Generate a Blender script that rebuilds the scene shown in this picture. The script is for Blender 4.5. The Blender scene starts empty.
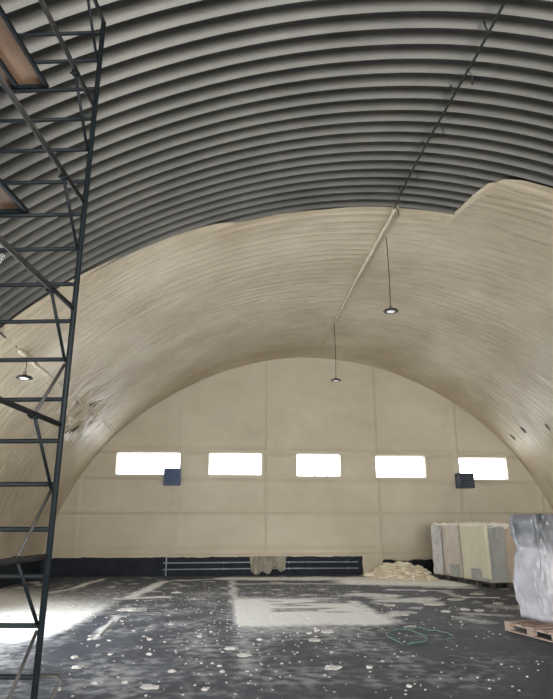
import bpy, bmesh, math, random
from mathutils import Vector, Matrix, noise

S = bpy.context.scene
COL = S.collection
PI = math.pi
random.seed(7)

# ------------------------------------------------------------------ camera
cam_d = bpy.data.cameras.new('camera')
cam = bpy.data.objects.new('camera', cam_d)
COL.objects.link(cam)
S.camera = cam
R = Vector((0.99665297, -0.08173778, -0.00134265))
U = Vector((-0.02202518, -0.28430392, 0.95848118))
F = Vector((0.07872584, 0.95524354, 0.28515264))
M = Matrix.Identity(4)
for i in range(3):
    M[i][0] = R[i]; M[i][1] = U[i]; M[i][2] = -F[i]
M[0][3], M[1][3], M[2][3] = -3.0435, 0.0, 1.65
cam.matrix_world = M
cam_d.sensor_fit = 'HORIZONTAL'
cam_d.sensor_width = 36.0
cam_d.lens = 587.3 / 553 * 36.0
cam_d.clip_end = 200

# ------------------------------------------------------------------ world, light, exposure
wd = bpy.data.worlds.new('overcast_sky'); S.world = wd
wd.use_nodes = True
bg = wd.node_tree.nodes['Background']
bg.inputs[0].default_value = (0.90, 0.95, 1.0, 1)
bg.inputs[1].default_value = 11.0

S.view_settings.view_transform = 'Standard'
S.view_settings.look = 'None'
S.view_settings.gamma = 1
S.view_settings.use_curve_mapping = False
S.view_settings.exposure = 0.0


def area(name, loc, direction, sx, sy, power, color):
    d = bpy.data.lights.new(name, 'AREA'); d.shape = 'RECTANGLE'
    d.size = sx; d.size_y = sy; d.energy = power; d.color = color
    o = bpy.data.objects.new(name, d); COL.objects.link(o)
    o.location = loc
    o.rotation_euler = Vector(direction).to_track_quat('-Z', 'Y').to_euler()
    return o


# daylight falling in through the open gate behind the camera, the side doorway and the end windows
area('gate_daylight', (0.5, -7.9, 2.0), (0, 1, 0.10), 8.0, 3.6, 2500, (1.0, 0.96, 0.90))
area('doorway_daylight', (-9.2, 10.0, 1.7), (1, 0.15, 0.0), 3.9, 3.3, 560, (0.90, 0.95, 1.0))


# ------------------------------------------------------------------ helpers
def setp(o, label=None, cat=None, group=None, kind=None):
    if label: o['label'] = label
    if cat: o['category'] = cat
    if group: o['group'] = group
    if kind: o['kind'] = kind
    return o


def empty(name, loc, label, cat, group=None, rz=0.0):
    o = bpy.data.objects.new(name, None); COL.objects.link(o)
    o.empty_display_size = 0.1
    o.location = loc; o.rotation_euler = (0, 0, rz)
    return setp(o, label, cat, group)


def link(name, bm, mat, parent=None, smooth=False, loc=None):
    me = bpy.data.meshes.new(name)
    bmesh.ops.recalc_face_normals(bm, faces=bm.faces)
    bm.to_mesh(me); bm.free()
    if mat: me.materials.append(mat)
    if smooth:
        for p in me.polygons: p.use_smooth = True
    o = bpy.data.objects.new(name, me); COL.objects.link(o)
    if parent: o.parent = parent
    if loc: o.location = loc
    return o


def struct(name, bm, mat, smooth=False, parent=None):
    o = link(name, bm, mat, parent, smooth)
    o['kind'] = 'structure'
    return o


def box(bm, c, s, rz=0.0, bev=0.0, rot=None):
    b = bmesh.new()
    bmesh.ops.create_cube(b, size=1)
    for v in b.verts: v.co = Vector((v.co.x * s[0], v.co.y * s[1], v.co.z * s[2]))
    if bev: bmesh.ops.bevel(b, geom=list(b.edges), offset=bev, segments=2, affect='EDGES', profile=0.7)
    m = Matrix.Translation(c) @ (rot.to_4x4() if rot else Matrix.Rotation(rz, 4, 'Z'))
    join(bm, b, m)


def join(bm, b, m=Matrix.Identity(4)):
    vm = {}
    for v in b.verts: vm[v] = bm.verts.new(m @ v.co)
    for f in b.faces:
        try: bm.faces.new([vm[v] for v in f.verts])
        except ValueError: pass
    b.free()


def tube(bm, pts, r, seg=8, caps=True):
    pts = [Vector(p) for p in pts]
    rings = []
    for i, p in enumerate(pts):
        a = pts[max(i - 1, 0)]; c = pts[min(i + 1, len(pts) - 1)]
        t = (c - a).normalized()
        up = Vector((0, 0, 1)) if abs(t.z) < 0.9 else Vector((0, 1, 0))
        x = t.cross(up).normalized(); y = x.cross(t)
        rr = r[i] if isinstance(r, (list, tuple)) else r
        rings.append([bm.verts.new(p + (x * math.cos(2 * PI * k / seg) + y * math.sin(2 * PI * k / seg)) * rr) for k in range(seg)])
    for a, b in zip(rings, rings[1:]):
        for k in range(seg):
            bm.faces.new((a[k], a[(k + 1) % seg], b[(k + 1) % seg], b[k]))
    if caps:
        bm.faces.new(rings[0]); bm.faces.new(rings[-1])


def lathe(bm, prof, c=(0, 0, 0), seg=32):
    c = Vector(c); rings = []
    for r, z in prof:
        rings.append([bm.verts.new(c + Vector((r * math.cos(2 * PI * k / seg), r * math.sin(2 * PI * k / seg), z))) for k in range(seg)])
    for a, b in zip(rings, rings[1:]):
        for k in range(seg):
            bm.faces.new((a[k], a[(k + 1) % seg], b[(k + 1) % seg], b[k]))
    if prof[0][0] > 1e-4: bm.faces.new(rings[0])
    if prof[-1][0] > 1e-4: bm.faces.new(rings[-1])


def copy_tree(o, parent=None):
    c = o.copy(); COL.objects.link(c)
    if parent: c.parent = parent
    for ch in list(o.children): copy_tree(ch, c)
    return c


def nz(x, y, z, s=1.0):
    return noise.noise(Vector((x * s, y * s, z * s)))


# ------------------------------------------------------------------ materials
def mat(name, base, rough=0.6, metal=0.0, spec=0.5, var=None, scale=4.0, stretch=(1, 1, 1),
        bump=0.0, bscale=20.0, bstretch=(1, 1, 1), alpha=None, emit=None, detail=5.0, rough2=None):
    m = bpy.data.materials.new(name); m.use_nodes = True
    nt = m.node_tree; P = nt.nodes['Principled BSDF']
    P.inputs['Base Color'].default_value = (*base, 1)
    P.inputs['Roughness'].default_value = rough
    P.inputs['Metallic'].default_value = metal
    P.inputs['Specular IOR Level'].default_value = spec
    tc = nt.nodes.new('ShaderNodeTexCoord')

    def nzn(sc, st, det=detail):
        mp = nt.nodes.new('ShaderNodeMapping'); mp.inputs['Scale'].default_value = st
        nt.links.new(tc.outputs['Object'], mp.inputs['Vector'])
        n = nt.nodes.new('ShaderNodeTexNoise'); n.inputs['Scale'].default_value = sc
        n.inputs['Detail'].default_value = det; n.inputs['Roughness'].default_value = 0.6
        nt.links.new(mp.outputs[0], n.inputs['Vector'])
        return n
    if var:
        n = nzn(scale, stretch)
        r = nt.nodes.new('ShaderNodeValToRGB')
        r.color_ramp.elements[0].position = 0.33; r.color_ramp.elements[0].color = (*base, 1)
        r.color_ramp.elements[1].position = 0.67; r.color_ramp.elements[1].color = (*var, 1)
        nt.links.new(n.outputs['Fac'], r.inputs[0]); nt.links.new(r.outputs[0], P.inputs['Base Color'])
        if rough2 is not None:
            mr = nt.nodes.new('ShaderNodeMapRange')
            mr.inputs[1].default_value = 0.35; mr.inputs[2].default_value = 0.65
            mr.inputs[3].default_value = rough; mr.inputs[4].default_value = rough2
            nt.links.new(n.outputs['Fac'], mr.inputs[0]); nt.links.new(mr.outputs[0], P.inputs['Roughness'])
    if bump:
        n2 = nzn(bscale, bstretch, 4)
        b = nt.nodes.new('ShaderNodeBump'); b.inputs['Strength'].default_value = 1.0
        b.inputs['Distance'].default_value = bump
        nt.links.new(n2.outputs['Fac'], b.inputs['Height']); nt.links.new(b.outputs[0], P.inputs['Normal'])
    if alpha is not None: P.inputs['Alpha'].default_value = alpha
    if emit:
        P.inputs['Emission Color'].default_value = (*emit[:3], 1)
        P.inputs['Emission Strength'].default_value = emit[3]
    return m


M_foam = mat('sprayed_foam', (0.385, 0.315, 0.215), 0.5, var=(0.53, 0.46, 0.34), scale=0.55, stretch=(1, 1, 1), detail=7,
             bump=0.07, bscale=1.0, bstretch=(1.0, 8, 1.0), rough2=0.34)
M_wallfoam = mat('wall_foam', (0.39, 0.34, 0.25), 0.6, var=(0.475, 0.42, 0.32), scale=0.5, detail=6,
                 bump=0.02, bscale=3.0)
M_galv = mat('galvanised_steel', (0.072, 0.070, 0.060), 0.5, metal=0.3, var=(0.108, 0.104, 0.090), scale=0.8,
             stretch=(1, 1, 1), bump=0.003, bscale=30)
M_plinth = mat('bitumen_plinth', (0.007, 0.009, 0.013), 0.7, spec=0.2, var=(0.016, 0.019, 0.025), scale=2.0, bump=0.01)
M_steel = mat('painted_dark_steel', (0.006, 0.010, 0.013), 0.6, spec=0.2, var=(0.012, 0.016, 0.018), scale=5)
M_rust = mat('worn_grey_steel', (0.040, 0.038, 0.036), 0.65, spec=0.3, var=(0.085, 0.080, 0.074), scale=8)
M_ply = mat('weathered_plywood', (0.27, 0.15, 0.085), 0.7, var=(0.42, 0.27, 0.17), scale=2, stretch=(6, 1, 1))
M_black = mat('black_rubber', (0.012, 0.012, 0.012), 0.6)
M_lamp = mat('black_lamp_housing', (0.015, 0.015, 0.015), 0.4)
M_diff = mat('lamp_lens', (0.8, 0.8, 0.8), 0.3, emit=(1.0, 0.97, 0.90, 0.25))
M_wood = mat('raw_pallet_wood', (0.25, 0.18, 0.14), 0.8, var=(0.38, 0.29, 0.23), scale=4, stretch=(1, 8, 1))
M_dwood = mat('dark_pallet_wood', (0.035, 0.03, 0.028), 0.8, var=(0.07, 0.06, 0.05), scale=4)
M_card = mat('cardboard', (0.36, 0.28, 0.20), 0.75, var=(0.44, 0.35, 0.26), scale=2)
M_yellow = mat('yellow_board', (0.54, 0.49, 0.34), 0.6, var=(0.60, 0.56, 0.42), scale=1.5)
M_pink = mat('pale_pink_board', (0.46, 0.39, 0.32), 0.6, var=(0.58, 0.52, 0.45), scale=2.5)
M_film = mat('stretch_film', (0.27, 0.27, 0.285), 0.36, spec=0.5, var=(0.46, 0.45, 0.48), scale=3.0, stretch=(1, 1, 0.5), bump=0.03, bscale=6)
M_gfilm = mat('dull_grey_film', (0.28, 0.28, 0.25), 0.4, var=(0.36, 0.36, 0.33), scale=3.0, bump=0.02, bscale=6)
M_cfilm = mat('cloudy_film', (0.42, 0.40, 0.38), 0.35, var=(0.62, 0.60, 0.58), scale=3, bump=0.02, bscale=6)
M_dfilm = mat('dark_film', (0.05, 0.06, 0.06), 0.35, var=(0.09, 0.10, 0.10), scale=2.0, bump=0.02, bscale=6)
M_scrap = mat('foam_scrap', (0.40, 0.39, 0.36), 0.8, var=(0.66, 0.64, 0.60), scale=9, bump=0.02, bscale=30)
M_heap = mat('foam_offcut', (0.70, 0.61, 0.45), 0.8, var=(0.86, 0.79, 0.64), scale=6, bump=0.03, bscale=18)
M_crust = mat('pale_foam_crust', (0.66, 0.60, 0.50), 0.7, var=(0.80, 0.76, 0.68), scale=4)
M_cable = mat('foam_rope', (0.45, 0.39, 0.29), 0.7, var=(0.56, 0.50, 0.39), scale=5)
M_white = mat('white_plastic', (0.75, 0.75, 0.73), 0.4)
M_pipe = mat('pale_steel_pipe', (0.20, 0.22, 0.25), 0.5, var=(0.32, 0.34, 0.37), scale=5)
M_heater = mat('blue_grey_heater', (0.035, 0.06, 0.125), 0.55, var=(0.06, 0.09, 0.17), scale=5)
M_heater2 = mat('dark_grey_heater', (0.03, 0.037, 0.055), 0.55, var=(0.05, 0.06, 0.08), scale=5)
M_green = mat('green_strap', (0.02, 0.085, 0.065), 0.6, var=(0.08, 0.17, 0.14), scale=9)
M_sheet = mat('thin_polythene', (0.22, 0.23, 0.23), 0.45, var=(0.34, 0.35, 0.34), scale=4, alpha=0.45, bump=0.02, bscale=10)

M_glass = bpy.data.materials.new('window_glass'); M_glass.use_nodes = True
nt = M_glass.node_tree; nt.nodes.clear()
o_ = nt.nodes.new('ShaderNodeOutputMaterial'); mx = nt.nodes.new('ShaderNodeMixShader')
tr = nt.nodes.new('ShaderNodeBsdfTransparent'); gl = nt.nodes.new('ShaderNodeBsdfGlossy')
gl.inputs['Roughness'].default_value = 0.05; mx.inputs[0].default_value = 0.06
nt.links.new(tr.outputs[0], mx.inputs[1]); nt.links.new(gl.outputs[0], mx.inputs[2]); nt.links.new(mx.outputs[0], o_.inputs[0])

# floor: dark concrete with pale spray dust lying in drifts, and a pale patch at the left
M_floor = bpy.data.materials.new('dusty_concrete'); M_floor.use_nodes = True
nt = M_floor.node_tree; P = nt.nodes['Principled BSDF']
tc = nt.nodes.new('ShaderNodeTexCoord')


def fn(scale, det=6, st=(1, 1, 1)):
    mp = nt.nodes.new('ShaderNodeMapping'); mp.inputs['Scale'].default_value = st
    nt.links.new(tc.outputs['Object'], mp.inputs[0])
    n = nt.nodes.new('ShaderNodeTexNoise'); n.inputs['Scale'].default_value = scale; n.inputs['Detail'].default_value = det
    nt.links.new(mp.outputs[0], n.inputs[0]); return n


n1 = fn(1.1, 9, (1, 1, 1)); r1 = nt.nodes.new('ShaderNodeValToRGB')
r1.color_ramp.elements[0].position = 0.35; r1.color_ramp.elements[0].color = (0.028, 0.032, 0.043, 1)
r1.color_ramp.elements[1].position = 0.7; r1.color_ramp.elements[1].color = (0.055, 0.061, 0.078, 1)
nt.links.new(n1.outputs[0], r1.inputs[0])
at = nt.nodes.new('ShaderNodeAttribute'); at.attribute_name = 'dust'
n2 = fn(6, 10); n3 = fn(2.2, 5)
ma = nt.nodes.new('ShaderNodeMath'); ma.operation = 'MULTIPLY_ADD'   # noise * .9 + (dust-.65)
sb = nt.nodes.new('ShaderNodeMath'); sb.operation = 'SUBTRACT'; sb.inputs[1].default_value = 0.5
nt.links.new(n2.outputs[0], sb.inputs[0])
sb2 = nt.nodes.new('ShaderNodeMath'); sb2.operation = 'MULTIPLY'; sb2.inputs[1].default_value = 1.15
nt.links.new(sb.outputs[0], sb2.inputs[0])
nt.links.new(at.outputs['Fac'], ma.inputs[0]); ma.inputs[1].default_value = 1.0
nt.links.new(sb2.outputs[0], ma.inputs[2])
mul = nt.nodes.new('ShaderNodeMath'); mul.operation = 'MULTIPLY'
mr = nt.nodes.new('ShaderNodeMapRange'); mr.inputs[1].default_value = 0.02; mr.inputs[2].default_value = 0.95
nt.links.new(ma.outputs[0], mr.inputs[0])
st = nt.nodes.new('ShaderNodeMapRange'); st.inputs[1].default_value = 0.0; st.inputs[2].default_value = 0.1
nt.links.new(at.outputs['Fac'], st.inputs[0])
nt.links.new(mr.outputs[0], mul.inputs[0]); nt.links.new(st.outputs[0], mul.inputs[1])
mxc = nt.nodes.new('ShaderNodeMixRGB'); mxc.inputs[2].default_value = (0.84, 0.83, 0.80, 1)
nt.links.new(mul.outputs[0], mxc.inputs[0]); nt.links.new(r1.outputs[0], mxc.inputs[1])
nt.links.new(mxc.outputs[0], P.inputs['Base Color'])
P.inputs['Roughness'].default_value = 0.62
P.inputs['Specular IOR Level'].default_value = 0.35
bp = nt.nodes.new('ShaderNodeBump'); bp.inputs['Distance'].default_value = 0.012
nt.links.new(n2.outputs[0], bp.inputs['Height']); nt.links.new(bp.outputs[0], P.inputs['Normal'])

# ------------------------------------------------------------------ hangar shell
W, H, N = 9.2136, 7.7693, 1.8842
Y0, Y1 = -8.0, 21.06
PITCH = 0.26
ZB = 0.60                                  # top of the plinth


def arch(t, off=0.0):
    """t from -1 (left foot) to 1 (right foot); off is outwards"""
    a = PI / 2 * t
    sx = math.copysign(abs(math.sin(a)) ** (2 / N), a) if a else 0.0
    cz = abs(math.cos(a)) ** (2 / N)
    x, z = (W + off) * sx, (H + off) * cz
    return x, z


def zarch(x):
    u = 1 - (abs(x) / W) ** N
    return H * u ** (1 / N) if u > 0 else 0


DY0, DY1, DZ = 8.0, 12.0, 3.4             # doorway in the left flank, outside the frame

# find the t at which the arch meets the plinth
TB = 1.0
for k in range(1000):
    if arch(1 - k / 1000.0)[1] >= ZB:
        TB = 1 - k / 1000.0; break


def rib(y):
    u = ((y - 5.35) / PITCH) % 1.0
    return 0.105 * (4 * u * (1 - u)) ** (1.0 if u < 0.5 else 0.85)


bm = bmesh.new()
NS = 110
ys = []
y = Y0
while y < Y1 + 0.2:
    ys.append(y); y += PITCH / 12
prev = None
for y in ys:
    row = [bm.verts.new((lambda p: (p[0], y, p[1]))(arch(-TB + 2 * TB * k / NS, rib(y)))) for k in range(NS + 1)]
    if prev:
        for k in range(NS):
            c = prev[k].co
            if c.x < 0 and c.z < DZ and DY0 < c.y < DY1: continue
            bm.faces.new((prev[k], prev[k + 1], row[k + 1], row[k]))
    prev = row
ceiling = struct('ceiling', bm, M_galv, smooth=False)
ceiling.data.set_sharp_from_angle(angle=math.radians(55)) if hasattr(ceiling.data, 'set_sharp_from_angle') else None
for p in ceiling.data.polygons: p.use_smooth = True


def sm(a, b, x):
    u = min(1, max(0, (x - a) / (b - a))); return u * u * (3 - 2 * u)


def yedge(x):
    e = 10.35 - 0.32 * sm(1.5, 7.5, -x) + 0.06 * nz(x * 1.3, 3.1, 0)
    if x < 0: e -= 0.15 * sm(2.5, 4, -x)
    kx = [1.42, 1.47, 1.53, 1.60, 1.78, 2.1, 2.7, 9.9]; ke = [0, 0.60, 1.00, 1.25, 1.45, 1.55, 1.60, 1.70]
    for i in range(7):
        if kx[i] <= x < kx[i + 1]: e -= ke[i] + (ke[i + 1] - ke[i]) * (x - kx[i]) / (kx[i + 1] - kx[i])
    return e


# foam lining sprayed over the far half of the arch
bm = bmesh.new()
NL = 360; NS = 260
for k in range(NS + 1): pass
rows = []
for j in range(NL + 1):
    v = j / NL
    row = []
    for k in range(NS + 1):
        t = -TB + 2 * TB * k / NS
        x0, z0 = arch(t)
        ye = yedge(x0)
        y = ye + (Y1 + 0.05 - ye) * v
        th = 0.060 * min(1, ((y - ye) / 0.45)) ** 0.6 - 0.035
        s = t * 12.0
        rp = 0.024 * (1 - rib(y) / 0.105) * (0.3 + 0.7 * sm(0.35, 0.75, 0.5 + nz(s * 0.35, y * 0.3, 2))) * (1 - sm(14, 20, y) * 0.55)
        d = 0.007 * nz(s * 0.7, y * 5.0, 5) + 0.030 * nz(s * 0.35, y * 0.5, 9) + 0.007 * nz(s * 2.2, y * 6, 1)
        lump = math.exp(-((y - 16.6) / 1.8) ** 2 - ((z0 - 4.6) / 0.55) ** 2) * (1 if x0 < 0 else 0)
        d += lump * (0.20 * nz(s * 2.5, y * 2.2, 4) + 0.10 * nz(s * 5, y * 4, 4))
        if abs(x0) > 5:      # rougher runs of foam low on the flanks
            k2 = sm(5, 7.5, abs(x0)); d += k2 * (0.016 * nz(s * 1.0, y * 3.2, 4) + 0.010 * nz(s * 2.4, y * 7, 4))
        flare = 0.18 * sm(20.0, 21.0, y) ** 2
        off = -(th + rp + d + flare * 0.5)
        x, z = arch(t, off)
        row.append(bm.verts.new((x, y, z)))
    rows.append(row)
for a, b in zip(rows, rows[1:]):
    for k in range(NS):
        c = a[k].co
        if c.x < 0 and c.z < DZ and DY0 < c.y < DY1: continue
        bm.faces.new((a[k], a[k + 1], b[k + 1], b[k]))
foam = struct('foam_lining', bm, M_foam, smooth=True, parent=ceiling)
foam['label'] = 'cream sprayed foam coating on the ribs'

# end wall: foam over girts and columns, with five window openings
WIN = [(-6.90, -4.69, 3.30, 4.07), (-3.71, -1.83, 3.30, 4.07), (-0.61, 0.99, 3.27, 4.06), (2.26, 4.08, 3.24, 4.02), (5.34, 7.13, 3.18, 3.98)]


def axis(a, b, step, cuts):
    c = sorted(set([a, b] + cuts)); out = []
    for p, q in zip(c, c[1:]):
        n = max(1, int(round((q - p) / step)))
        out += [p + (q - p) * i / n for i in range(n)]
    return out + [b]


xs = axis(-9.3, 9.3, 0.04, [w for a in WIN for w in a[:2]])
zs = axis(ZB, 7.9, 0.04, [w for a in WIN for w in a[2:]])
GV = [-8.08, -4.85, -1.76, 2.27, 5.27, 8.3]
GH = [0.83, 2.09, 3.20, 4.13]


def ridge(d, w): return math.exp(-(d / w) ** 2)


def walloff(x, z):
    o = 0.0
    for g in GV: o += 0.022 * ridge(x - g - 0.02 * nz(z, g, 0, 1.5), 0.10) * (1 if abs(g) < 8 else 0.8)
    for g in GV: o -= 0.022 * ridge(x - g - 0.12 - 0.02 * nz(z, g, 0, 1.5), 0.03)
    for i, g in enumerate(GH):
        gg = g + 0.01 * nz(x, g, 0, 1.1) - (0.006 * x if i > 1 else 0)
        o += (0.055 if i == 0 else 0.03) * ridge(z - gg, 0.09)
        o -= 0.050 * ridge(z - gg + 0.11, 0.03)
    o += 0.14 * sm(0.85, 0.62, z) if z < 0.95 else 0
    o += 0.03 * nz(x * 0.5, z * 0.5, 1) + 0.009 * nz(x * 2.3, z * 2.3, 3)
    # foam swells round the window reveals
    for a in WIN:
        dx = max(a[0] - x, 0, x - a[1]); dz = max(a[2] - z, 0, z - a[3])
        o += 0.03 * ridge(math.hypot(dx, dz), 0.16)
    return o


bm = bmesh.new()
vg = {}


def gv(i, j):
    if (i, j) not in vg:
        x, z = xs[i], zs[j]
        zz = z + (0.03 * nz(x * 1.4, 0, 7) + 0.02 * nz(x * 5, 0, 2) if j == 0 else 0)
        vg[(i, j)] = bm.verts.new((x, Y1 - walloff(x, z), zz))
    return vg[(i, j)]


for i in range(len(xs) - 1):
    for j in range(len(zs) - 1):
        cx, cz = (xs[i] + xs[i + 1]) / 2, (zs[j] + zs[j + 1]) / 2
        if any(a[0] < cx < a[1] and a[2] < cz < a[3] for a in WIN): continue
        if cz > zarch(min(abs(cx), W - 0.01)) + 0.3 and cz > 1.2: continue
        bm.faces.new((gv(i, j), gv(i + 1, j), gv(i + 1, j + 1), gv(i, j + 1)))
wall_back = struct('wall_back', bm, M_wallfoam, smooth=True)

# windows: reveal, frame and panes in each opening
for n, (a, b, c, d) in enumerate(WIN):
    w = bpy.data.objects.new('window_%d' % (n + 1), None); COL.objects.link(w); w['kind'] = 'structure'
    w.location = ((a + b) / 2, Y1, c)
    hw, hh = (b - a) / 2, d - c
    rv = bmesh.new()
    th, y0 = 0.05, 0.04
    for cx, cz, sx, sz in ((0, -0.02, 2 * hw + 0.08, 0.04), (0, hh + 0.02, 2 * hw + 0.08, 0.04), (-hw - 0.02, hh / 2, 0.04, hh), (hw + 0.02, hh / 2, 0.04, hh)):
        box(rv, Vector((cx, 0.06, cz)), (sx, 0.20, sz))
    struct('window_reveal', rv, M_wallfoam, parent=w)
    fr = bmesh.new()
    f = 0.03
    for cx, cz, sx, sz in ((0, f / 2, 2 * hw, f), (0, hh - f / 2, 2 * hw, f), (-hw + f / 2, hh / 2, f, hh), (hw - f / 2, hh / 2, f, hh)):
        box(fr, Vector((cx, 0.1, cz)), (sx, 0.05, sz))
    mull = (-0.12, 0.30) if n == 2 else ()
    for mxp in mull: box(fr, Vector((mxp, 0.1, hh / 2)), (0.035, 0.05, hh))
    if n != 2: box(fr, Vector((0, 0.1, hh - 0.02)), (0.04, 0.04, 0.05))
    struct('window_frame', fr, M_white, parent=w)
    g = bmesh.new(); box(g, Vector((0, 0.105, hh / 2)), (2 * hw - 0.02, 0.006, hh - 0.02))
    struct('window_pane', g, M_glass, parent=w)

# plinths
bm = bmesh.new()
box(bm, Vector((0, Y1 + 0.12, 0.35)), (18.9, 0.30, 0.70))
struct('baseboard_back', bm, M_plinth)
bm = bmesh.new()
for a, b in ((Y0, DY0), (DY1, Y1)):
    box(bm, Vector((-9.22, (a + b) / 2, 0.33)), (0.3, b - a, 0.66))
struct('baseboard_left', bm, M_plinth)
bm = bmesh.new()
box(bm, Vector((9.22, (Y0 + Y1) / 2, 0.33)), (0.3, Y1 - Y0, 0.66))
struct('baseboard_right', bm, M_plinth)

# gable behind the camera with the open gate the daylight comes through
bm = bmesh.new()
for x0 in [-9.3 + 0.3 * i for i in range(62)]:
    x1 = x0 + 0.3; xm = (x0 + x1) / 2
    zt = zarch(min(abs(xm), 9.1)) + 0.3; zb = 5.4 if -3.6 < xm < 4.6 else 0.0
    if zt > zb: box(bm, Vector((xm, Y0, (zt + zb) / 2)), (0.3, 0.08, zt - zb))
struct('wall_front', bm, M_galv)

# floor
NX, NY = 250, 330
DUST = []
SEGS = [(-7.12, 17.5, -6.88, 20.22, .10, .9), (-7.45, 16.32, -7.06, 17.23, .10, .8), (-5.25, 15.3, -4.89, 19.01, .16, .85),
        (-4.83, 19.33, -2.83, 19.82, .12, .7), (-2.83, 20.0, 3.0, 19.4, .55, 1.0), (-2.75, 18.2, 1.2, 17.9, .16, .5),
        (-0.21, 13.9, -0.25, 11.2, .14, .8), (-5.5, 14.9, -4.5, 15.2, .20, .75), (-4.98, 9.9, -5.03, 12.3, .07, .7),
        (-0.3, 11.4, 0.35, 12.2, .16, .7), (0.5, 14.6, 1.5, 13.6, .22, .55), (1.2, 18.5, 3.3, 17.9, .9, 1.2),
        (2.6, 16.9, 3.5, 16.6, .25, .6), (1.6, 11.9, 2.2, 11.7, .14, .4), (0.6, 13.9, 1.6, 14.2, .30, .7), (2.6, 12.9, 3.2, 12.3, .25, .35), (1.3, 11.3, 1.5, 10.9, .2, .4), (-2.83, 19.8, -2.8, 13.5, .10, .6),
        (1.3, 16.2, 2.6, 15.9, .15, .6), (-8.4, 13.5, -6.5, 13.0, .2, .5), (0.2, 15.2, 0.9, 14.9, .3, .7)]


def segd(x, y, s):
    ax, ay, bx, by = s[:4]; dx, dy = bx - ax, by - ay
    u = max(0, min(1, ((x - ax) * dx + (y - ay) * dy) / (dx * dx + dy * dy)))
    return math.hypot(x - ax - u * dx, y - ay - u * dy)


def dust(x, y):
    v = 0.0
    wx = x + 0.10 * nz(x, y, 0, 1.6); wy = y + 0.25 * nz(x, y, 9, 1.1)
    for s in SEGS:
        d = segd(wx, wy, s)
        if d < s[4] * 2.5: v = max(v, s[5] * (1 - sm(s[4] * 0.6, s[4] * 1.5, d)))
    # pale patch by the left wall, with a slanting right edge
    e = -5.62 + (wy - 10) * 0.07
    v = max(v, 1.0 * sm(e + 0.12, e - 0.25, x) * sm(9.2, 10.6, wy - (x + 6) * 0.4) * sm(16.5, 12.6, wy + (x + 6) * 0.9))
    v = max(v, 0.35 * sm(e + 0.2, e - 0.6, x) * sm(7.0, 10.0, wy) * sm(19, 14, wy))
    # rectangle of settled overspray in the middle
    a = sm(-2.9, -2.78, x) * sm(0.35, -0.35, wx + (wy - 11) * 0.12)
    v = max(v, a * sm(10.5, 11.2, wy) * sm(15.2, 14.0, wy) * (1.3 - 1.0 * sm(-2.4, -1.9, wx) * sm(0.0, 0.35, nz(x * 0.9, y * 3.0, 33) + 0.15) * sm(11.9, 12.4, wy)))
    v = max(v, 0.38 * sm(-2.9, -2.8, x) * sm(0.2, -1.5, x) * sm(9.0, 10.8, wy) * sm(15.5, 14.5, wy))
    v = max(v, 0.30 * ridge(x + 2.75, 0.16) * sm(6.5, 8, y) * sm(12, 11, y))
    # light film of crumbs over the left and middle of the floor
    base = 0.13 * sm(1.2, -1.5, x) * sm(5, 8, y) * sm(19.5, 15, y) + 0.04
    v = max(v, base * (0.5 + 1.3 * nz(x, y, 3, 1.3)))
    v = max(v, 0.45 * sm(0.27, 0.5, nz(x * 2.2, y * 1.6, 20)) * sm(10.8, 12.5, y))
    return max(0, min(1.25, v))


bm = bmesh.new()
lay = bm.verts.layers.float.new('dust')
fy = [Y0 - 2 + (8 - Y0) * 0 + (6 - (Y0 - 2)) * i / 20 for i in range(21)] + [6 + (Y1 + 0.2 - 6) * (i + 1) / NY for i in range(NY)]
prev = None
for y in fy:
    row = []
    for i in range(NX + 1):
        x = -9.6 + 19.2 * i / NX
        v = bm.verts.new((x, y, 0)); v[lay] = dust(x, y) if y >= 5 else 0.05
        row.append(v)
    if prev:
        for i in range(NX): bm.faces.new((prev[i], prev[i + 1], row[i + 1], row[i]))
    prev = row
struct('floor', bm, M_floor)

# frame of the doorway in the left flank
bm = bmesh.new()
for yy in (DY0, DY1): box(bm, Vector((-8.85, yy, DZ / 2)), (0.9, 0.14, DZ))
box(bm, Vector((-8.55, (DY0 + DY1) / 2, DZ + 0.05)), (0.9, DY1 - DY0 + 0.14, 0.14))
struct('trim_1', bm, M_steel)

# foam crusted over the plinth behind the heap
bm = bmesh.new()
n = 60; prev = None
for i in range(n + 1):
    x = 1.62 + 7.3 * i / n
    low = 0.02 if x < 2.3 else max(0.02, 0.50 - 0.10 * nz(x * 3, 0, 0) - 0.35 * max(0, nz(x * 0.8, 4, 0)))
    low = min(low, 0.48)
    col_ = []
    for j in range(9):
        z = low + (0.68 - low) * j / 8
        col_.append(bm.verts.new((x + 0.04 * nz(x, z, 0, 4), Y1 - 0.09 - 0.04 * nz(x, z, 1, 3) - (0 if 0 < j < 8 else -0.05), z)))
    if prev:
        for j in range(8): bm.faces.new((prev[j], col_[j], col_[j + 1], prev[j + 1]))
    prev = col_
struct('trim_2', bm, M_wallfoam, smooth=True)

# ------------------------------------------------------------------ scaffold tower
S0 = Vector((-4.2280, 4.2890, 0.0)); AZ = 0.12138
scaf = empty('scaffold_tower', S0, 'tall dark steel scaffold tower with ladder rungs at the left edge', 'scaffold', rz=-AZ)
# local axes: +x to the right along the frame, +y away from the camera; the visible pole stands at the origin
ZK = 0.719; SK = 0.30
TW, TD = 1.5, 2.5


def z_(k): return ZK + SK * k


def spole(x, y, top):
    b = bmesh.new(); tube(b, [(x, y, 0.05), (x, y, top)], 0.0215, 10)
    return link('pole', b, M_steel, scaf, True)


def plate(x, y):
    b = bmesh.new(); box(b, Vector((x, y, 0.005)), (0.15, 0.15, 0.01)); tube(b, [(x, y, 0.01), (x, y, 0.12)], 0.015)
    return link('base_plate', b, M_rust, scaf)


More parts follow.
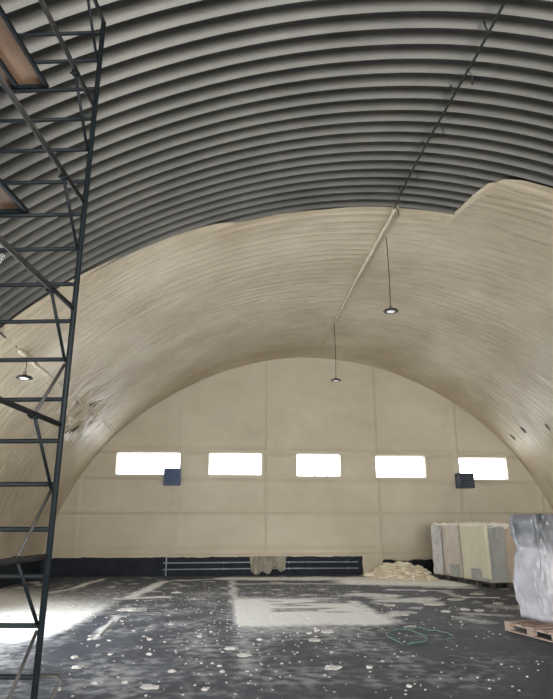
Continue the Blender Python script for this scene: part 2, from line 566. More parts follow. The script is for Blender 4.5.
for x in (0, -TW):
    for y in (0, -TD):
        spole(x, y, z_(17.35)); plate(x, y)
for k in range(-2, 18):
    for y in (0, -TD):
        b = bmesh.new(); tube(b, [(-TW, y, z_(k)), (0, y, z_(k))], 0.0165, 8)
        link('rung', b, M_steel, scaf, True)
TK = [17.45, 14.4, 11.35, 8.34, 5.38, 2.42, -0.6]
for i, k in enumerate(TK):
    b = bmesh.new(); tube(b, [(-0.01, 0.02, z_(k)), (-0.01, -TD, z_(k))], 0.019, 8)
    link('ledger', b, M_rust if i in (0, 1, 2, 3, 5) else M_steel, scaf, True)
    b = bmesh.new(); tube(b, [(-TW, 0.02, z_(k)), (-TW, -TD, z_(k))], 0.019, 8)
    link('ledger', b, M_steel, scaf, True)


def clamp(p):
    b = bmesh.new(); box(b, Vector(p), (0.045, 0.04, 0.045), bev=0.008); tube(b, [Vector(p) + Vector((-0.04, 0, 0)), Vector(p) + Vector((0.035, 0, 0))], 0.008, 6)
    link('clamp', b, M_steel, scaf)


def brace(y, ka, kb, m):
    b = bmesh.new(); tube(b, [(-0.02, y, z_(ka)), (-0.02, -0.02, z_(kb))], 0.0125, 6)
    link('brace', b, m, scaf, True)
    clamp((-0.02, y, z_(ka)))


brace(-0.40, 17.35, 16.0, M_steel)
brace(-0.40, 14.37, 12.95, M_steel)
brace(-0.39, 11.30, 9.98, M_steel)
brace(-0.38, 8.32, 6.93, M_steel)
brace(-0.41, 5.36, 3.87, M_steel)
brace(-0.42, 2.42, 1.04, M_steel)
brace(-0.42, 5.36, 6.85, M_rust)
brace(-0.43, 2.42, 3.87, M_rust)
brace(-0.42, -0.55, 0.90, M_rust)
b = bmesh.new(); tube(b, [(-0.05, 0.02, z_(0.02)), (0.13, 0.02, z_(0.0)), (0.15, 0.02, z_(-0.08)), (0.10, 0.0, z_(-0.5)), (0.09, 0.0, z_(-1.5))], 0.014, 8)
link('hook', b, M_rust, scaf, True)


def deck(k, xr, m):
    z = z_(k) + 0.018
    rot = Matrix.Translation((xr, 0, 0)) @ Matrix.Rotation(-0.022, 4, 'Z')
    b = bmesh.new(); box(b, Vector((-0.5, -TD / 2, z + 0.042)), (0.96, TD - 0.05, 0.012))
    b.transform(rot); p = link('platform', b, M_ply, scaf)
    b = bmesh.new()
    for xx in (-0.012, -0.27, -0.99): box(b, Vector((xx, -TD / 2, z + 0.016)), (0.024, TD, 0.036))
    for yy in (-0.012, -1.2, -TD + 0.02): box(b, Vector((-0.5, yy, z + 0.016)), (1.0, 0.024, 0.034))
    b.transform(rot); link('platform_frame', b, m, p)


deck(15, -0.42, M_steel)
deck(11, -0.45, M_steel)

# torn polythene hung from a rung
bm = bmesh.new()
prev = None
for i in range(13):
    row = []
    for j in range(25):
        u, v = i / 12, j / 24
        x = -0.94 + 0.30 * u - 0.05 * v + 0.03 * math.sin(v * 9 + u) * u
        yy = 0.035 + 0.03 * math.sin(u * 14 + v * 3) + 0.02 * nz(u * 3, v * 5, 1)
        z = z_(10.35) - 0.78 * v
        row.append(bm.verts.new((x, yy, z)))
    if prev:
        for j in range(24): bm.faces.new((prev[j], prev[j + 1], row[j + 1], row[j]))
    prev = row
sh = link('plastic_sheet', bm, M_sheet, None, True)
sh.location = S0; sh.rotation_euler = (0, 0, -AZ)
setp(sh, 'crumpled translucent plastic sheet hanging on the scaffold rungs at the left edge', 'plastic sheet')

# ------------------------------------------------------------------ ridge cable and side wires
CX = 0.13
bm = bmesh.new()
pts = [(CX - 0.04, -7.8, 7.62)] + [(CX + 0.03 * math.sin(y * 1.3), y, 7.66 + 0.01 * math.sin(y * 2.1)) for y in [-5 + 0.8 * i for i in range(20)]]
tube(bm, pts, 0.018, 8)
cable = link('ridge_cable', bm, M_black, None, True)
setp(cable, 'long black cable strung along the ridge of the ribbed ceiling', 'cable')
for i, (y, s) in enumerate([(5.1, 1), (5.75, -1), (6.45, 1), (6.9, -1), (7.6, 1), (8.2, -1), (8.9, 1), (9.6, -1), (10.1, 1)]):
    b = bmesh.new()
    if s > 0: tube(b, [(CX, y, 7.68), (CX + 0.05, y + 0.01, 7.64), (CX + 0.09, y + 0.03, 7.58), (CX + 0.10, y + 0.08, 7.50)], 0.010, 6)
    else: tube(b, [(CX - 0.05, y - 0.02, 7.78), (CX - 0.03, y, 7.72), (CX, y + 0.01, 7.65)], 0.014, 6)
    link('cable_tie', b, M_black, cable, True)
b = bmesh.new()
pts = []; rr = []
for i in range(90):
    y = 10.15 + 10.6 * i / 89
    pts.append((CX + 0.04 + 0.02 * nz(y * 2, 0, 0) + 0.01 * math.sin(y * 1.3), y, 7.675 + 0.02 * nz(y * 2, 3, 0)))
    k = 1 - 0.55 * sm(16, 18, y)
    rr.append(max(0.012, (0.045 + 0.03 * nz(y * 5, 1, 1)) * k))
tube(b, pts, rr, 8)
fc = link('foam_coating', b, M_cable, cable, True); fc['label'] = 'cream foam crust over the cable'

bm = bmesh.new()
pts = [(-6.98 + 0.03 * nz(y, 0, 0), y, 4.80 + 0.05 * nz(y * 1.1, 1, 0)) for y in [8.8 + 0.25 * i for i in range(14)]]
tube(bm, pts, 0.018, 6)
wl = link('wall_cable', bm, M_black, None, True)
setp(wl, 'dark cable running along the left flank of the foam vault', 'cable')
b = bmesh.new(); pts = []; rr = []
for i in range(90):
    y = 10.9 + 10.0 * i / 89
    pts.append((-7.0 + 0.06 * nz(y * 1.2, 3, 0), y, 4.80 + 0.06 * nz(y * 1.1, 1, 0)))
    rr.append(0.055 + 0.04 * nz(y * 4, 1, 4))
tube(b, pts, rr, 7)
fc = link('foam_coating', b, M_cable, wl, True); fc['label'] = 'cream foam crust over the cable'
# dark slots left open in the foam
for (x, y, z, lab) in [(7.21, 17.94, 4.59, 'topmost dark torn slot in the foam of the right flank'), (7.0, 19.3, 4.72, 'middle dark torn slot in the foam of the right flank'), (7.1, 20.3, 4.62, 'dark torn slot in the right flank nearest the end wall'), (-6.9, 17.2, 4.28, 'dark curled strip stuck to the left flank foam')]:
    b = bmesh.new()
    s = 1 if x > 0 else -1
    xx = s * W * (1 - (z / H) ** N) ** (1 / N) - s * 0.03
    tube(b, [(xx + s * 0.05, y + 0.05, z - 0.07), (xx, y, z - 0.02), (xx - s * 0.08, y - 0.04, z + 0.03), (xx - s * 0.15, y - 0.06, z + 0.10)], [0.02, 0.026, 0.024, 0.012], 6)
    o = link('strap_end', b, M_rust, None, True)
    setp(o, lab.replace('torn slot', 'metal strap end').replace('in the foam of', 'sticking out of').replace('strap end in the', 'strap end on the'), 'strap end')

# ------------------------------------------------------------------ pendant lamps


def pendant(loc, top, label):
    L = empty('pendant_lamp', loc, label, 'lamp', 'round pendant lamps')
    b = bmesh.new()
    lathe(b, [(0.085, 0.0), (0.140, -0.004), (0.155, 0.006), (0.155, 0.018), (0.135, 0.03), (0.07, 0.035), (0.05, 0.065), (0.03, 0.08), (0.0, 0.08)])
    for k in range(16):
        a = 2 * PI * k / 16
        box(b, Vector((0.095 * math.cos(a), 0.095 * math.sin(a), 0.04)), (0.06, 0.006, 0.02), rz=a)
    link('housing', b, M_lamp, L, True)
    b = bmesh.new(); lathe(b, [(0.0, -0.012), (0.06, -0.011), (0.078, -0.005), (0.086, 0.004), (0.0, 0.004)])
    d = link('lens', b, M_diff, L, True); d['label'] = 'pale round lens'
    b = bmesh.new(); h = top - loc[2]
    tube(b, [(0, 0, 0.075), (0.0, 0, 0.2), (0.012, 0, h * 0.5), (0, 0, h)], 0.008, 6)
    link('cord', b, M_black, L, True)
    b = bmesh.new()
    a = [(0.03 * math.cos(t), 0, 0.10 + 0.03 * math.sin(t)) for t in [PI * 2 * i / 12 for i in range(13)]]
    tube(b, a, 0.006, 6, caps=False)
    link('hook', b, M_black, L, True)


pendant((0.30, 11.35, 5.92), 7.66, 'round black pendant lamp on a long cord, the nearer of two under the ridge cable')
pendant((0.19, 17.2, 5.83), 7.66, 'small round pendant lamp farther off, hanging in front of the end wall top')
pendant((-6.96, 11.3, 4.33), 4.82, 'round pendant lamp on a short cord behind the scaffold at the left flank')

# ------------------------------------------------------------------ unit heaters on the end wall


def heater(x, z, w, h, m, label):
    t = empty('unit_heater', (x, Y1 - 0.10, z), label, 'heater', 'unit heaters on the end wall')
    b = bmesh.new(); box(b, Vector((0, -0.22, h / 2)), (w, 0.30, h), bev=0.025); link('casing', b, m, t)
    b = bmesh.new()
    for s in (-1, 1): box(b, Vector((s * (w / 2 - 0.03), -0.385, h / 2)), (0.04, 0.03, h - 0.03))
    for s in (0.02, h - 0.02): box(b, Vector((0, -0.385, s)), (w - 0.02, 0.03, 0.035))
    link('grille_frame', b, m, t)
    for k in range(7):
        b = bmesh.new(); box(b, Vector((0, 0, 0)), (w - 0.08, 0.045, 0.006), rot=Matrix.Rotation(math.radians(35), 3, 'X'))
        o = link('louvre', b, m, t); o.location = (0, -0.385, 0.07 + (h - 0.14) * k / 6)
    b = bmesh.new(); lathe(b, [(0.16, 0), (0.17, 0.01), (0.03, 0.03), (0.0, 0.03)], seg=24)
    f = link('fan_guard', b, M_black, t); f.rotation_euler = (-PI / 2, 0, 0); f.location = (0, -0.075, h / 2)
    b = bmesh.new()
    box(b, Vector((0, 0.03, h / 2)), (w * 0.8, 0.02, 0.06)); link('wall_rail', b, M_rust, t)
    for s in (-1, 1):
        b = bmesh.new(); box(b, Vector((s * w * 0.32, -0.03, h / 2)), (0.04, 0.12, 0.05)); link('bracket', b, M_rust, t)


heater(-4.92, 2.93, 0.57, 0.56, M_heater, 'square blue-grey unit heater under the corner of the leftmost window')
heater(5.38, 2.86, 0.58, 0.52, M_heater2, 'square dark grey unit heater below the left corner of the rightmost window')

# ------------------------------------------------------------------ pipes along the plinth
for z, lab in ((0.42, 'upper pale pipe along the dark base of the end wall'), (0.22, 'lower pale pipe along the dark base of the end wall')):
    t = empty('wall_pipe', (-1.9, Y1 - 0.16, 0), lab, 'pipe', 'pipes at the foot of the end wall')
    b = bmesh.new(); tube(b, [(-3.2, 0, z), (0, 0, z + 0.01), (3.35, 0, z)], 0.018, 8); link('pipe_run', b, M_pipe, t, True)
    for x in (-3.1, -1.2, 1.0, 3.0):
        b = bmesh.new(); box(b, Vector((x, 0.04, z)), (0.03, 0.09, 0.06)); link('pipe_bracket', b, M_pipe, t)
b = bmesh.new(); box(b, Vector((-3.1 - 1.9, Y1 - 0.13, 0.30)), (0.035, 0.03, 0.56))
setp(link('steel_upright', b, M_pipe), 'short pale steel upright at the left end of the wall pipes', 'upright')

# crumpled polythene and foam spilling over the pipes
bm = bmesh.new(); prev = None
for i in range(25):
    row = []
    for j in range(13):
        u, v = i / 24, j / 12
        x = -2.25 + 1.25 * u + (0.12 * (0.5 - u)) * v
        z = 0.62 - 0.56 * v * (0.85 + 0.6 * nz(u * 3.5, 0, 5))
        yy = Y1 - 0.20 - 0.22 * v - 0.05 * math.sin(u * 23 + v * 2) - 0.05 * nz(u * 4, v * 4, 3)
        row.append(bm.verts.new((x, yy, z)))
    if prev:
        for j in range(12): bm.faces.new((prev[j], prev[j + 1], row[j + 1], row[j]))
    prev = row
o = link('plastic_sheet', bm, mat('foamed_polythene', (0.24, 0.22, 0.17), 0.4, var=(0.40, 0.37, 0.29), scale=3, alpha=0.7), None, True)
setp(o, 'crumpled clear plastic sheet with foam on it over the pipes at the end wall foot', 'plastic sheet')

# ------------------------------------------------------------------ heap of foam offcuts


def chunk(bm, c, s, seed, sub=2, flat=1.0):
    k = bmesh.new(); bmesh.ops.create_icosphere(k, subdivisions=sub, radius=1)
    rs = random.Random(seed); ang = rs.uniform(0, 6.28)
    ca, sa = math.cos(ang) * 0, 1
    for v in k.verts:
        q = v.co * (1 + 0.55 * nz(v.co.x + seed * 3.7, v.co.y, v.co.z, 1.3) + 0.2 * nz(v.co.x, v.co.y + seed, v.co.z, 3.5))
        v.co = Vector((q.x * s[0], q.y * s[1], max(q.z, -0.55) * s[2]))
    join(bm, k, Matrix.Translation(c))


bm = bmesh.new(); prev = None
HX0, HX1, HY0, HY1 = 1.5, 3.52, 18.3, 20.95


def heap_z(x, y):
    a = math.exp(-((x - 2.75) / 0.75) ** 2 - ((y - 20.25) / 0.65) ** 2) * 0.34
    a += math.exp(-((x - 2.2) / 0.5) ** 2 - ((y - 20.5) / 0.5) ** 2) * 0.12
    a += math.exp(-((x - 2.9) / 1.0) ** 2 - ((y - 19.4) / 0.8) ** 2) * 0.10
    r = a * (1 + 0.5 * nz(x, y, 0, 3)) + 0.05 * nz(x, y, 5, 6) * min(1, a * 8) - 0.02
    return r


for i in range(70):
    row = []
    for j in range(70):
        x = HX0 + (HX1 - HX0) * i / 69; y = HY0 + (HY1 - HY0) * j / 69
        row.append(bm.verts.new((x, y, heap_z(x, y))))
    if prev:
        for j in range(69):
            bm.faces.new((prev[j], prev[j + 1], row[j + 1], row[j]))
    prev = row
for i in range(150):
    x = random.gauss(2.75, 0.6); y = random.gauss(20.0, 0.5)
    if not (1.6 < x < 3.42 and 18.6 < y < 20.8): continue
    s = random.uniform(0.04, 0.12)
    chunk(bm, Vector((x, y, max(0, heap_z(x, y)) + s * 0.3)), (s * random.uniform(.8, 1.8), s * random.uniform(.8, 1.6), s * random.uniform(.4, .8)), i, 1)
heap = link('foam_heap', bm, M_heap, None, False)
setp(heap, 'cream heap of foam offcuts piled at the foot of the end wall beside the boxes', 'heap', kind='stuff')

# ------------------------------------------------------------------ pallets and boxes at the far right


def pallet(name, loc, rz, lx, ly, m, label, group=None):
    t = empty(name, loc, label, 'pallet', group, rz)
    for i in range(5):
        w = ly * 0.14
        b = bmesh.new(); box(b, Vector((lx / 2, w / 2 + (ly - w) * i / 4, 0.131)), (lx, w, 0.018), bev=0.003); link('deck_board', b, m, t)
    for i in range(3):
        w = 0.09
        xx = w / 2 + (lx - w) * i / 2
        b = bmesh.new(); box(b, Vector((xx, ly / 2, 0.111)), (w, ly, 0.02)); link('stringer', b, m, t)
        b = bmesh.new(); box(b, Vector((xx, ly / 2, 0.011)), (w, ly, 0.018)); link('bottom_board', b, m, t)
        for j in range(3):
            b = bmesh.new(); box(b, Vector((xx, 0.06 + (ly - 0.12) * j / 2, 0.0605)), (w, 0.12, 0.078)); link('block', b, m, t)
    return t


RZ = 0.14          # far row leans a little off the hangar axis


def frame_pt(o, x, y, rz):
    return Vector((o[0] + x * math.cos(rz) - y * math.sin(rz), o[1] + x * math.sin(rz) + y * math.cos(rz), 0))


def skin_box(lx, ly, z0, z1, lean=0.0, rough=0.02, seed=0, res=0.08, top=True):
    """box with slightly wavy faces"""
    k = bmesh.new()
    nx, ny, nzz = max(2, int(lx / res)), max(2, int(ly / res)), max(2, int((z1 - z0) / res))
    vs = {}

    def V(i, j, l):
        if (i, j, l) not in vs:
            x, y, z = lx * i / nx, ly * j / ny, z0 + (z1 - z0) * l / nzz
            cx, cy = x - lx / 2, y - ly / 2
            f = 1 + rough * nz(x * 2 + seed, y * 2, z * 2) * 2
            vs[(i, j, l)] = k.verts.new((lx / 2 + cx * f + lean * (z - z0), ly / 2 + cy * f, z + (rough * nz(x * 3, y * 3, seed + 1) if l == nzz else 0)))
        return vs[(i, j, l)]
    for i in range(nx):
        for j in range(ny):
            k.faces.new((V(i, j, 0), V(i + 1, j, 0), V(i + 1, j + 1, 0), V(i, j + 1, 0)))
            k.faces.new((V(i, j, nzz), V(i + 1, j, nzz), V(i + 1, j + 1, nzz), V(i, j + 1, nzz)))
    for l in range(nzz):
        for i in range(nx):
            k.faces.new((V(i, 0, l), V(i + 1, 0, l), V(i + 1, 0, l + 1), V(i, 0, l + 1)))
            k.faces.new((V(i, ny, l), V(i + 1, ny, l), V(i + 1, ny, l + 1), V(i, ny, l + 1)))
        for j in range(ny):
            k.faces.new((V(0, j, l), V(0, j + 1, l), V(0, j + 1, l + 1), V(0, j, l + 1)))
            k.faces.new((V(nx, j, l), V(nx, j + 1, l), V(nx, j + 1, l + 1), V(nx, j, l + 1)))
    return k


def crust(lx, ly, z, seed):
    """foam overspray lying on the lid with a drooping edge"""
    k = bmesh.new(); n = 22; g = {}
    for i in range(n + 1):
        for j in range(n + 1):
            u, v = i / n, j / n
            edge = max(abs(u - .5), abs(v - .5)) * 2
            x = lx * (0.5 + (u - .5) * 1.06); y = ly * (0.5 + (v - .5) * 1.06)
            dz = 0.035 + 0.10 * max(0, nz(u * 5 + seed, v * 5, 0)) - (0.08 + 0.08 * nz(u * 8, v * 8 + seed, 2) if edge > 0.97 else 0)
            g[i, j] = k.verts.new((x, y, z + dz))
    for i in range(n):
        for j in range(n): k.faces.new((g[i, j], g[i + 1, j], g[i + 1, j + 1], g[i, j + 1]))
    return k


def sheet_on(bmx, a, b, z0, z1, nrm, m, name, parent, seed=0, wob=0.015, label=None):
    """thin film stretched between two base points a,b from z0 to z1, standing off by nrm"""
    a, b, nrm = Vector(a), Vector(b), Vector(nrm); k = bmesh.new(); g = {}
    n, l = 10, 16
    for i in range(n + 1):
        for j in range(l + 1):
            p = a.lerp(b, i / n); z = z0 + (z1 - z0) * j / l
            o_ = nrm * (1 + 0.8 * nz(i * .5 + seed, j * .5, 0)) * (wob / 0.015)
            g[i, j] = k.verts.new((p.x + o_.x, p.y + o_.y, z))
    for i in range(n):
        for j in range(l): k.faces.new((g[i, j], g[i + 1, j], g[i + 1, j + 1], g[i, j + 1]))
    o = link(name, k, m, parent, True)
    if label: o['label'] = label
    return o


# nearer yellow crate
O2 = (4.06, 16.28)
pallet('pallet', (*O2, 0), RZ, 1.1, 1.5, M_dwood, 'dark wooden pallet under the yellow crate', 'far pallets')
c2 = empty('wrapped_crate', (*O2, 0), 'tall yellow crate with a grey film strip standing on the far pallet', 'crate', 'foam-topped crates', RZ)
link('body', skin_box(0.98, 1.42, 0.142, 1.60, lean=-0.03, rough=0.008, seed=3), M_yellow, c2, True)['label'] = 'yellow sides'
o = sheet_on(None, (0.0, -0.01, 0), (0.50, -0.01, 0), 0.15, 1.60, (0, -0.02, 0), M_gfilm, 'film', c2, 1, label='grey wrinkled film on the front')
o = sheet_on(None, (0.52, -0.01, 0), (0.99, -0.01, 0), 0.15, 1.58, (0, -0.015, 0), M_card, 'cardboard_panel', c2, 2, label='brown cardboard front panel')
o = sheet_on(None, (-0.012, 0.45, 0), (-0.012, 0.95, 0), 0.16, 0.46, (-0.02, 0, 0), M_gfilm, 'patch', c2, 3, label='grey patch low on the yellow side')
o = sheet_on(None, (-0.012, 0.02, 0), (-0.012, 0.45, 0), 0.15, 0.24, (-0.02, 0, 0), M_gfilm, 'patch', c2, 3, label='grey patch low on the yellow side')
link('foam_crust', crust(0.98, 1.42, 1.60, 4), M_crust, c2, True)['label'] = 'cream foam crust on top'
# farther pale crate
O1 = (3.86, 17.86)
pallet('pallet', (*O1, 0), RZ, 1.1, 1.7, M_dwood, 'dark wooden pallet under the pale pinkish crate', 'far pallets')
c1 = empty('wrapped_crate', (*O1, 0), 'pale pinkish crate in clear film, left of the yellow crate', 'crate', 'foam-topped crates', RZ)
link('body', skin_box(1.0, 1.56, 0.142, 1.62, lean=-0.02, rough=0.01, seed=8), M_pink, c1, True)
sheet_on(None, (-0.03, 0.95, 0), (-0.045, 1.58, 0), 0.15, 1.60, (-0.03, 0, 0), M_cfilm, 'film', c1, 6, label='whitish crumpled film on the far end')
sheet_on(None, (-0.015, 0.02, 0), (-0.015, 0.62, 0), 0.15, 0.50, (-0.02, 0, 0), M_gfilm, 'patch', c1, 7, label='grey patch at the bottom')
link('foam_crust', crust(1.0, 1.56, 1.625, 9), M_crust, c1, True)['label'] = 'cream foam crust on top'

# near wrapped stack on the raw pallet
PA = Vector((1.49, 10.06)); PD = Vector((0.19, -0.98)).normalized()
rz2 = math.atan2(-PD.y, -PD.x) - PI / 2     # local +y runs away from the camera
OP = PA + PD * 1.2
pallet('pallet', (OP.x, OP.y, 0), rz2, 1.25, 1.2, M_wood, 'pale wooden pallet on the dark floor at the right edge')
st_ = empty('wrapped_stack', (OP.x, OP.y, 0), 'man-high stack wrapped in crumpled clear film on the pallet at the right edge', 'wrapped stack', None, rz2)
# local box: left face x=.42, from y=.72 to 1.45
k = bmesh.new(); nu, nl = 120, 60; g = {}


def sq(u):       # rounded-rectangle outline, u 0..1
    a = 2 * PI * u; c, s = math.cos(a), math.sin(a); p = 0.30
    return math.copysign(abs(c) ** p, c), math.copysign(abs(s) ** p, s)


for j in range(nl + 1):
    v = j / nl; z = 0.150 + 1.65 * v
    bulge = 0.07 * math.exp(-((z - 0.70) / 0.34) ** 2) - 0.06 * math.exp(-((z - 1.22) / 0.10) ** 2) + 0.01 * math.exp(-((z - 1.6) / 0.2) ** 2)
    taper = 0.0 * sm(0.35, 0.14, z)
    for i in range(nu):
        sx, sy = sq(i / nu)
        w = 0.58 + bulge + taper; d = 0.40 + bulge * 0.7 + taper
        cr = 0.030 * nz(i * 0.10, z * 3.0, 1) + 0.022 * nz(i * 0.35, z * 6 + i * 0.05, 5)
        if z > 1.2: cr += 0.065 * nz(i * 0.16 + z * 2, z * 5, 8)
        top = 1 - 0.06 * sm(1.74, 1.84, z)
        x = 1.07 + sx * (w + cr) * top; y = 1.10 + sy * (d + cr) * top
        g[i, j] = k.verts.new((x, y, z + (0.02 * nz(i * .2, 0, 0) if j == nl else 0)))
for j in range(nl):
    for i in range(nu): k.faces.new((g[i, j], g[(i + 1) % nu, j], g[(i + 1) % nu, j + 1], g[i, j + 1]))
k.faces.new([g[i, 0] for i in range(nu)])
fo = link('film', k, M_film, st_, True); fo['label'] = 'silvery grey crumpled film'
at_ = fo.data.attributes.new('goods_and_shade', 'FLOAT', 'POINT')     # dark contents near the top, right-hand shade painted in, darker foot
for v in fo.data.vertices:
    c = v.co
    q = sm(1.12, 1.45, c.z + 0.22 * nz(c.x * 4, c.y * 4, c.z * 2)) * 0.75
    q = max(q, sm(0.62, 0.78, c.x + 0.10 * nz(c.z * 4, 0, 0)) * 0.85)  # shade of the side turned from the doorway, painted into the film colour
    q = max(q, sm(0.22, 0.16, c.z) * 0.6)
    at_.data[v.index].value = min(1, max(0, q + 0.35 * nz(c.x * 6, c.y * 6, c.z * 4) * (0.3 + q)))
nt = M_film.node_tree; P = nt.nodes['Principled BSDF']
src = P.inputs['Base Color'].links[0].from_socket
an = nt.nodes.new('ShaderNodeAttribute'); an.attribute_name = 'goods_and_shade'
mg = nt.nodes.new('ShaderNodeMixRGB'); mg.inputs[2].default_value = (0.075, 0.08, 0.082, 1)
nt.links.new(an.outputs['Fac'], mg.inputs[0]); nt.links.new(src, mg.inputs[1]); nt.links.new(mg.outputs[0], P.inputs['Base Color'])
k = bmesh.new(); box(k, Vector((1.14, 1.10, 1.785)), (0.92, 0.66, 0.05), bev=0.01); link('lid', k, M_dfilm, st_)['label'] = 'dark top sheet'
for i, (x, y, sx, sy) in enumerate([(0.62, 0.86, 0.5, 0.5)]):
    pass
b = bmesh.new(); box(b, Vector((0.22, 0.78, 0.151)), (0.26, 0.40, 0.018), rz=0.1, bev=0.004)
setp(link('cardboard_scrap', b, mat('brown_cardboard', (0.16, 0.09, 0.06), 0.8), None, loc=(OP.x, OP.y, 0)), 'flat brown cardboard scrap on the pallet beside the wrapped stack', 'cardboard')
bpy.data.objects['cardboard_scrap'].rotation_euler = (0, 0, rz2)

# ------------------------------------------------------------------ green strap on the floor
SP1 = [(-0.51, 9.03), (-0.58, 9.5), (-0.5, 9.82), (-0.34, 10.08), (-0.15, 10.15), (-0.05, 9.87), (-0.01, 9.53), (-0.09, 9.22), (-0.23, 9.08), (-0.45, 8.96)]
SP2 = [(-0.15, 10.12), (0.08, 10.32), (0.2, 10.10), (0.36, 9.92), (0.42, 9.66), (0.39, 9.41), (0.23, 9.27)]


def crom(p, n=6):
    out = []
    for i in range(len(p) - 1):
        a, b, c, d = p[max(i - 1, 0)], p[i], p[i + 1], p[min(i + 2, len(p) - 1)]
        for s in range(n):
            t = s / n
            out.append(tuple(0.5 * ((2 * b[q]) + (c[q] - a[q]) * t + (2 * a[q] - 5 * b[q] + 4 * c[q] - d[q]) * t * t + (-a[q] + 3 * b[q] - 3 * c[q] + d[q]) * t ** 3) for q in (0, 1)))
    out.append(p[-1]); return out


b = bmesh.new()
path = crom(SP1); path = [(x, y, 0.022 + 0.012 * abs(math.sin(i * 0.4))) for i, (x, y) in enumerate(path)]
tube(b, path, 0.012, 6)
path = crom(SP2); path = [(x, y, 0.022 + 0.010 * abs(math.sin(i * 0.5))) for i, (x, y) in enumerate(path)]
tube(b, path, 0.008, 6)
setp(link('green_strap', b, M_green, None, True), 'tangled green strap lying in loops on the dark floor', 'strap')

# ------------------------------------------------------------------ foam scraps on the floor
SCR = [(-4.94, 13.02, 0.39, 0.466), (-2.93, 8.97, 0.179, 0.169), (-2.77, 8.5, 0.198, 0.151), (-1.74, 7.69, 0.196, 0.154), (-1.3, 7.7, 0.079, 0.107), (-1.71, 10.02, 0.101, 0.136), (-1.55, 10.28, 0.103, 0.14), (-1.39, 10.17, 0.205, 0.224), (-1.72, 9.44, 0.174, 0.19), (-3.81, 7.02, 0.202, 0.149), (-4.95, 8.58, 0.102, 0.139), (-4.79, 8.01, 0.109, 0.148), (1.42, 13.19, 0.45, 0.3), (2.03, 15.88, 0.247, 0.334), (3.1, 15.0, 0.38, 0.404), (2.16, 13.99, 0.344, 0.333), (0.31, 11.85, 0.244, 0.314), (1.98, 12.24, 0.218, 0.295), (0.03, 10.42, 0.249, 0.15), (-1.08, 6.83, 0.06, 0.081), (-3.64, 7.71, 0.103, 0.09), (-4.42, 7.24, 0.074, 0.1), (-4.1, 7.25, 0.074, 0.1), (-4.02, 8.68, 0.087, 0.118), (-3.95, 11.09, 0.092, 0.125), (-6.58, 12.36, 0.127, 0.172), (-7.13, 12.28, 0.192, 0.238), (-8.6, 19.0, 0.267, 0.361), (-8.6, 17.6, 0.28, 0.379), (-4.26, 16.01, 0.238, 0.322), (-6.23, 13.74, 0.186, 0.252), (1.76, 12.4, 0.175, 0.237), (1.26, 12.16, 0.17, 0.2), (2.82, 13.23, 0.214, 0.29), (0.42, 13.12, 0.224, 0.288), (-4.14, 9.74, 0.081, 0.11), (-3.41, 9.92, 0.082, 0.111), (-3.05, 7.66, 0.064, 0.087), (-2.51, 9.59, 0.08, 0.108), (-4.75, 7.03, 0.073, 0.072), (-4.53, 8.72, 0.074, 0.1), (-5.03, 9.82, 0.083, 0.112), (-3.23, 6.9, 0.07, 0.094)]
NAMED = {0: 'largest white foam scrap, lying right of the pale floor patch on the left', 1: 'oval white foam scrap lying just below the pale dust rectangle',
         2: 'long thin white scrap just nearer than the oval scrap', 3: 'pinkish-white foam scrap alone in the middle foreground',
         9: 'long white scrap in the left foreground near the picture bottom', 12: 'broad pale foam scrap lying farther than the green strap',
         18: 'white scrap lying against the far side of the green strap', 7: 'widest scrap of the small cluster in mid floor'}


def gen(x, y):
    if x < -4.0: return ('small pale foam scrap on the left part of the floor, round the scaffold foot', 'foam scraps on the left part of the floor')
    if x >= 0.0: return ('small pale foam scrap on the right part of the floor, before crates and wrapped stack', 'foam scraps on the right part of the floor')
    if y < 10.5: return ('small pale foam scrap in the middle foreground, nearer than the pale dust rectangle', 'foam scraps in the middle foreground')
    return ('small pale foam scrap lying on or beside the pale dust rectangle in mid floor', 'foam scraps by the dust rectangle')


placed = []


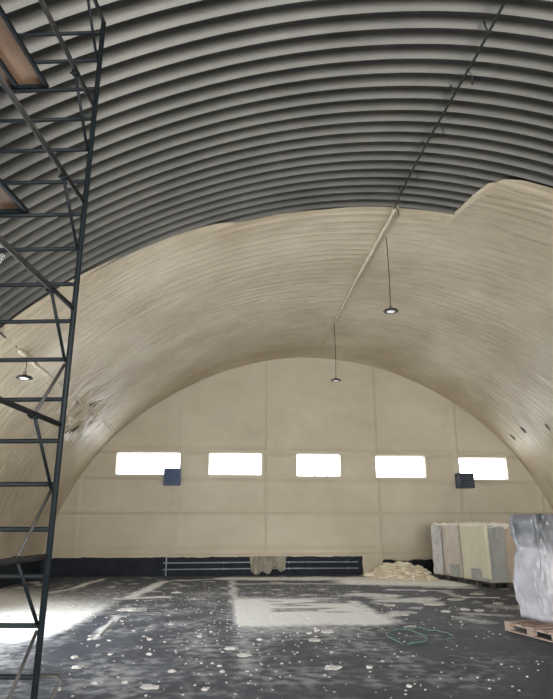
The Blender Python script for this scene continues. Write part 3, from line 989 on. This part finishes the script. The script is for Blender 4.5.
def scrap(x, y, w, d, seed, label, group):
    h = min(0.022, 0.14 * min(w, d) + 0.006)
    b = bmesh.new(); chunk(b, Vector((0, 0, h * 0.5)), (w / 2, d / 2, h), seed, 2)
    o = link('foam_scrap', b, M_scrap, None, False, loc=(x, y, 0))
    o.rotation_euler = (0, 0, 0)
    setp(o, label, 'foam scrap', group)
    placed.append((x, y, max(w, d) * .6))


for i, (x, y, w, d) in enumerate(SCR):
    scrap(x, y, w, min(d, w * 1.1), i + 1, NAMED.get(i, gen(x, y)[0]), None if i in NAMED else gen(x, y)[1])
rs = random.Random(11)
cnt = 0
while cnt < 75:
    y = rs.uniform(6.6, 14.5); x = rs.gauss(-3.2, 1.9)
    if x > 3 or x < -7.5 or abs(x + 4.25) < .3 and abs(y - 4.3) < 1: continue
    if x > 0.2 and rs.random() < 0.6: continue
    s = rs.uniform(0.018, 0.045)
    if x > 1.2 and y < 11.6: continue
    if any(math.hypot(x - a, y - b_) < r + s for a, b_, r in placed): continue
    scrap(x, y, s * rs.uniform(1, 1.6), s, 100 + cnt, *gen(x, y))
    cnt += 1
b = bmesh.new()
for i in range(1100):
    y = rs.uniform(6.3, 19.5); x = rs.gauss(-2.4, 2.6)
    if abs(x) > 8.6 or (x > 1.3 and y < 10.6) or (x > 3.6 and y > 15.5): continue
    s = rs.uniform(0.005, 0.013)
    k = bmesh.new(); bmesh.ops.create_icosphere(k, subdivisions=1, radius=1)
    for v in k.verts: v.co = Vector((v.co.x * s * 1.5, v.co.y * s * 1.2, v.co.z * s * 0.7))
    join(b, k, Matrix.Translation((x, y, s * 0.5)))
setp(link('foam_crumbs', b, M_scrap, None, False), 'fine pale foam crumbs sprinkled over the dark floor', 'crumbs', kind='stuff')

# splinters of board by the left of the floor
for i, (x0, y0, x1, y1, lab) in enumerate([(-4.97, 10.1, -5.02, 11.6, 'long pale splinter lying on the floor near the largest scrap'), (2.5, 14.4, 3.3, 14.2, 'pale strip of trim lying on the floor before the yellow crate')]):
    b = bmesh.new(); L_ = math.hypot(x1 - x0, y1 - y0)
    box(b, Vector(((x0 + x1) / 2, (y0 + y1) / 2, 0.012)), (L_, 0.05, 0.02), rz=math.atan2(y1 - y0, x1 - x0), bev=0.004)
    setp(link('foam_strip', b, M_scrap), lab, 'foam strip')
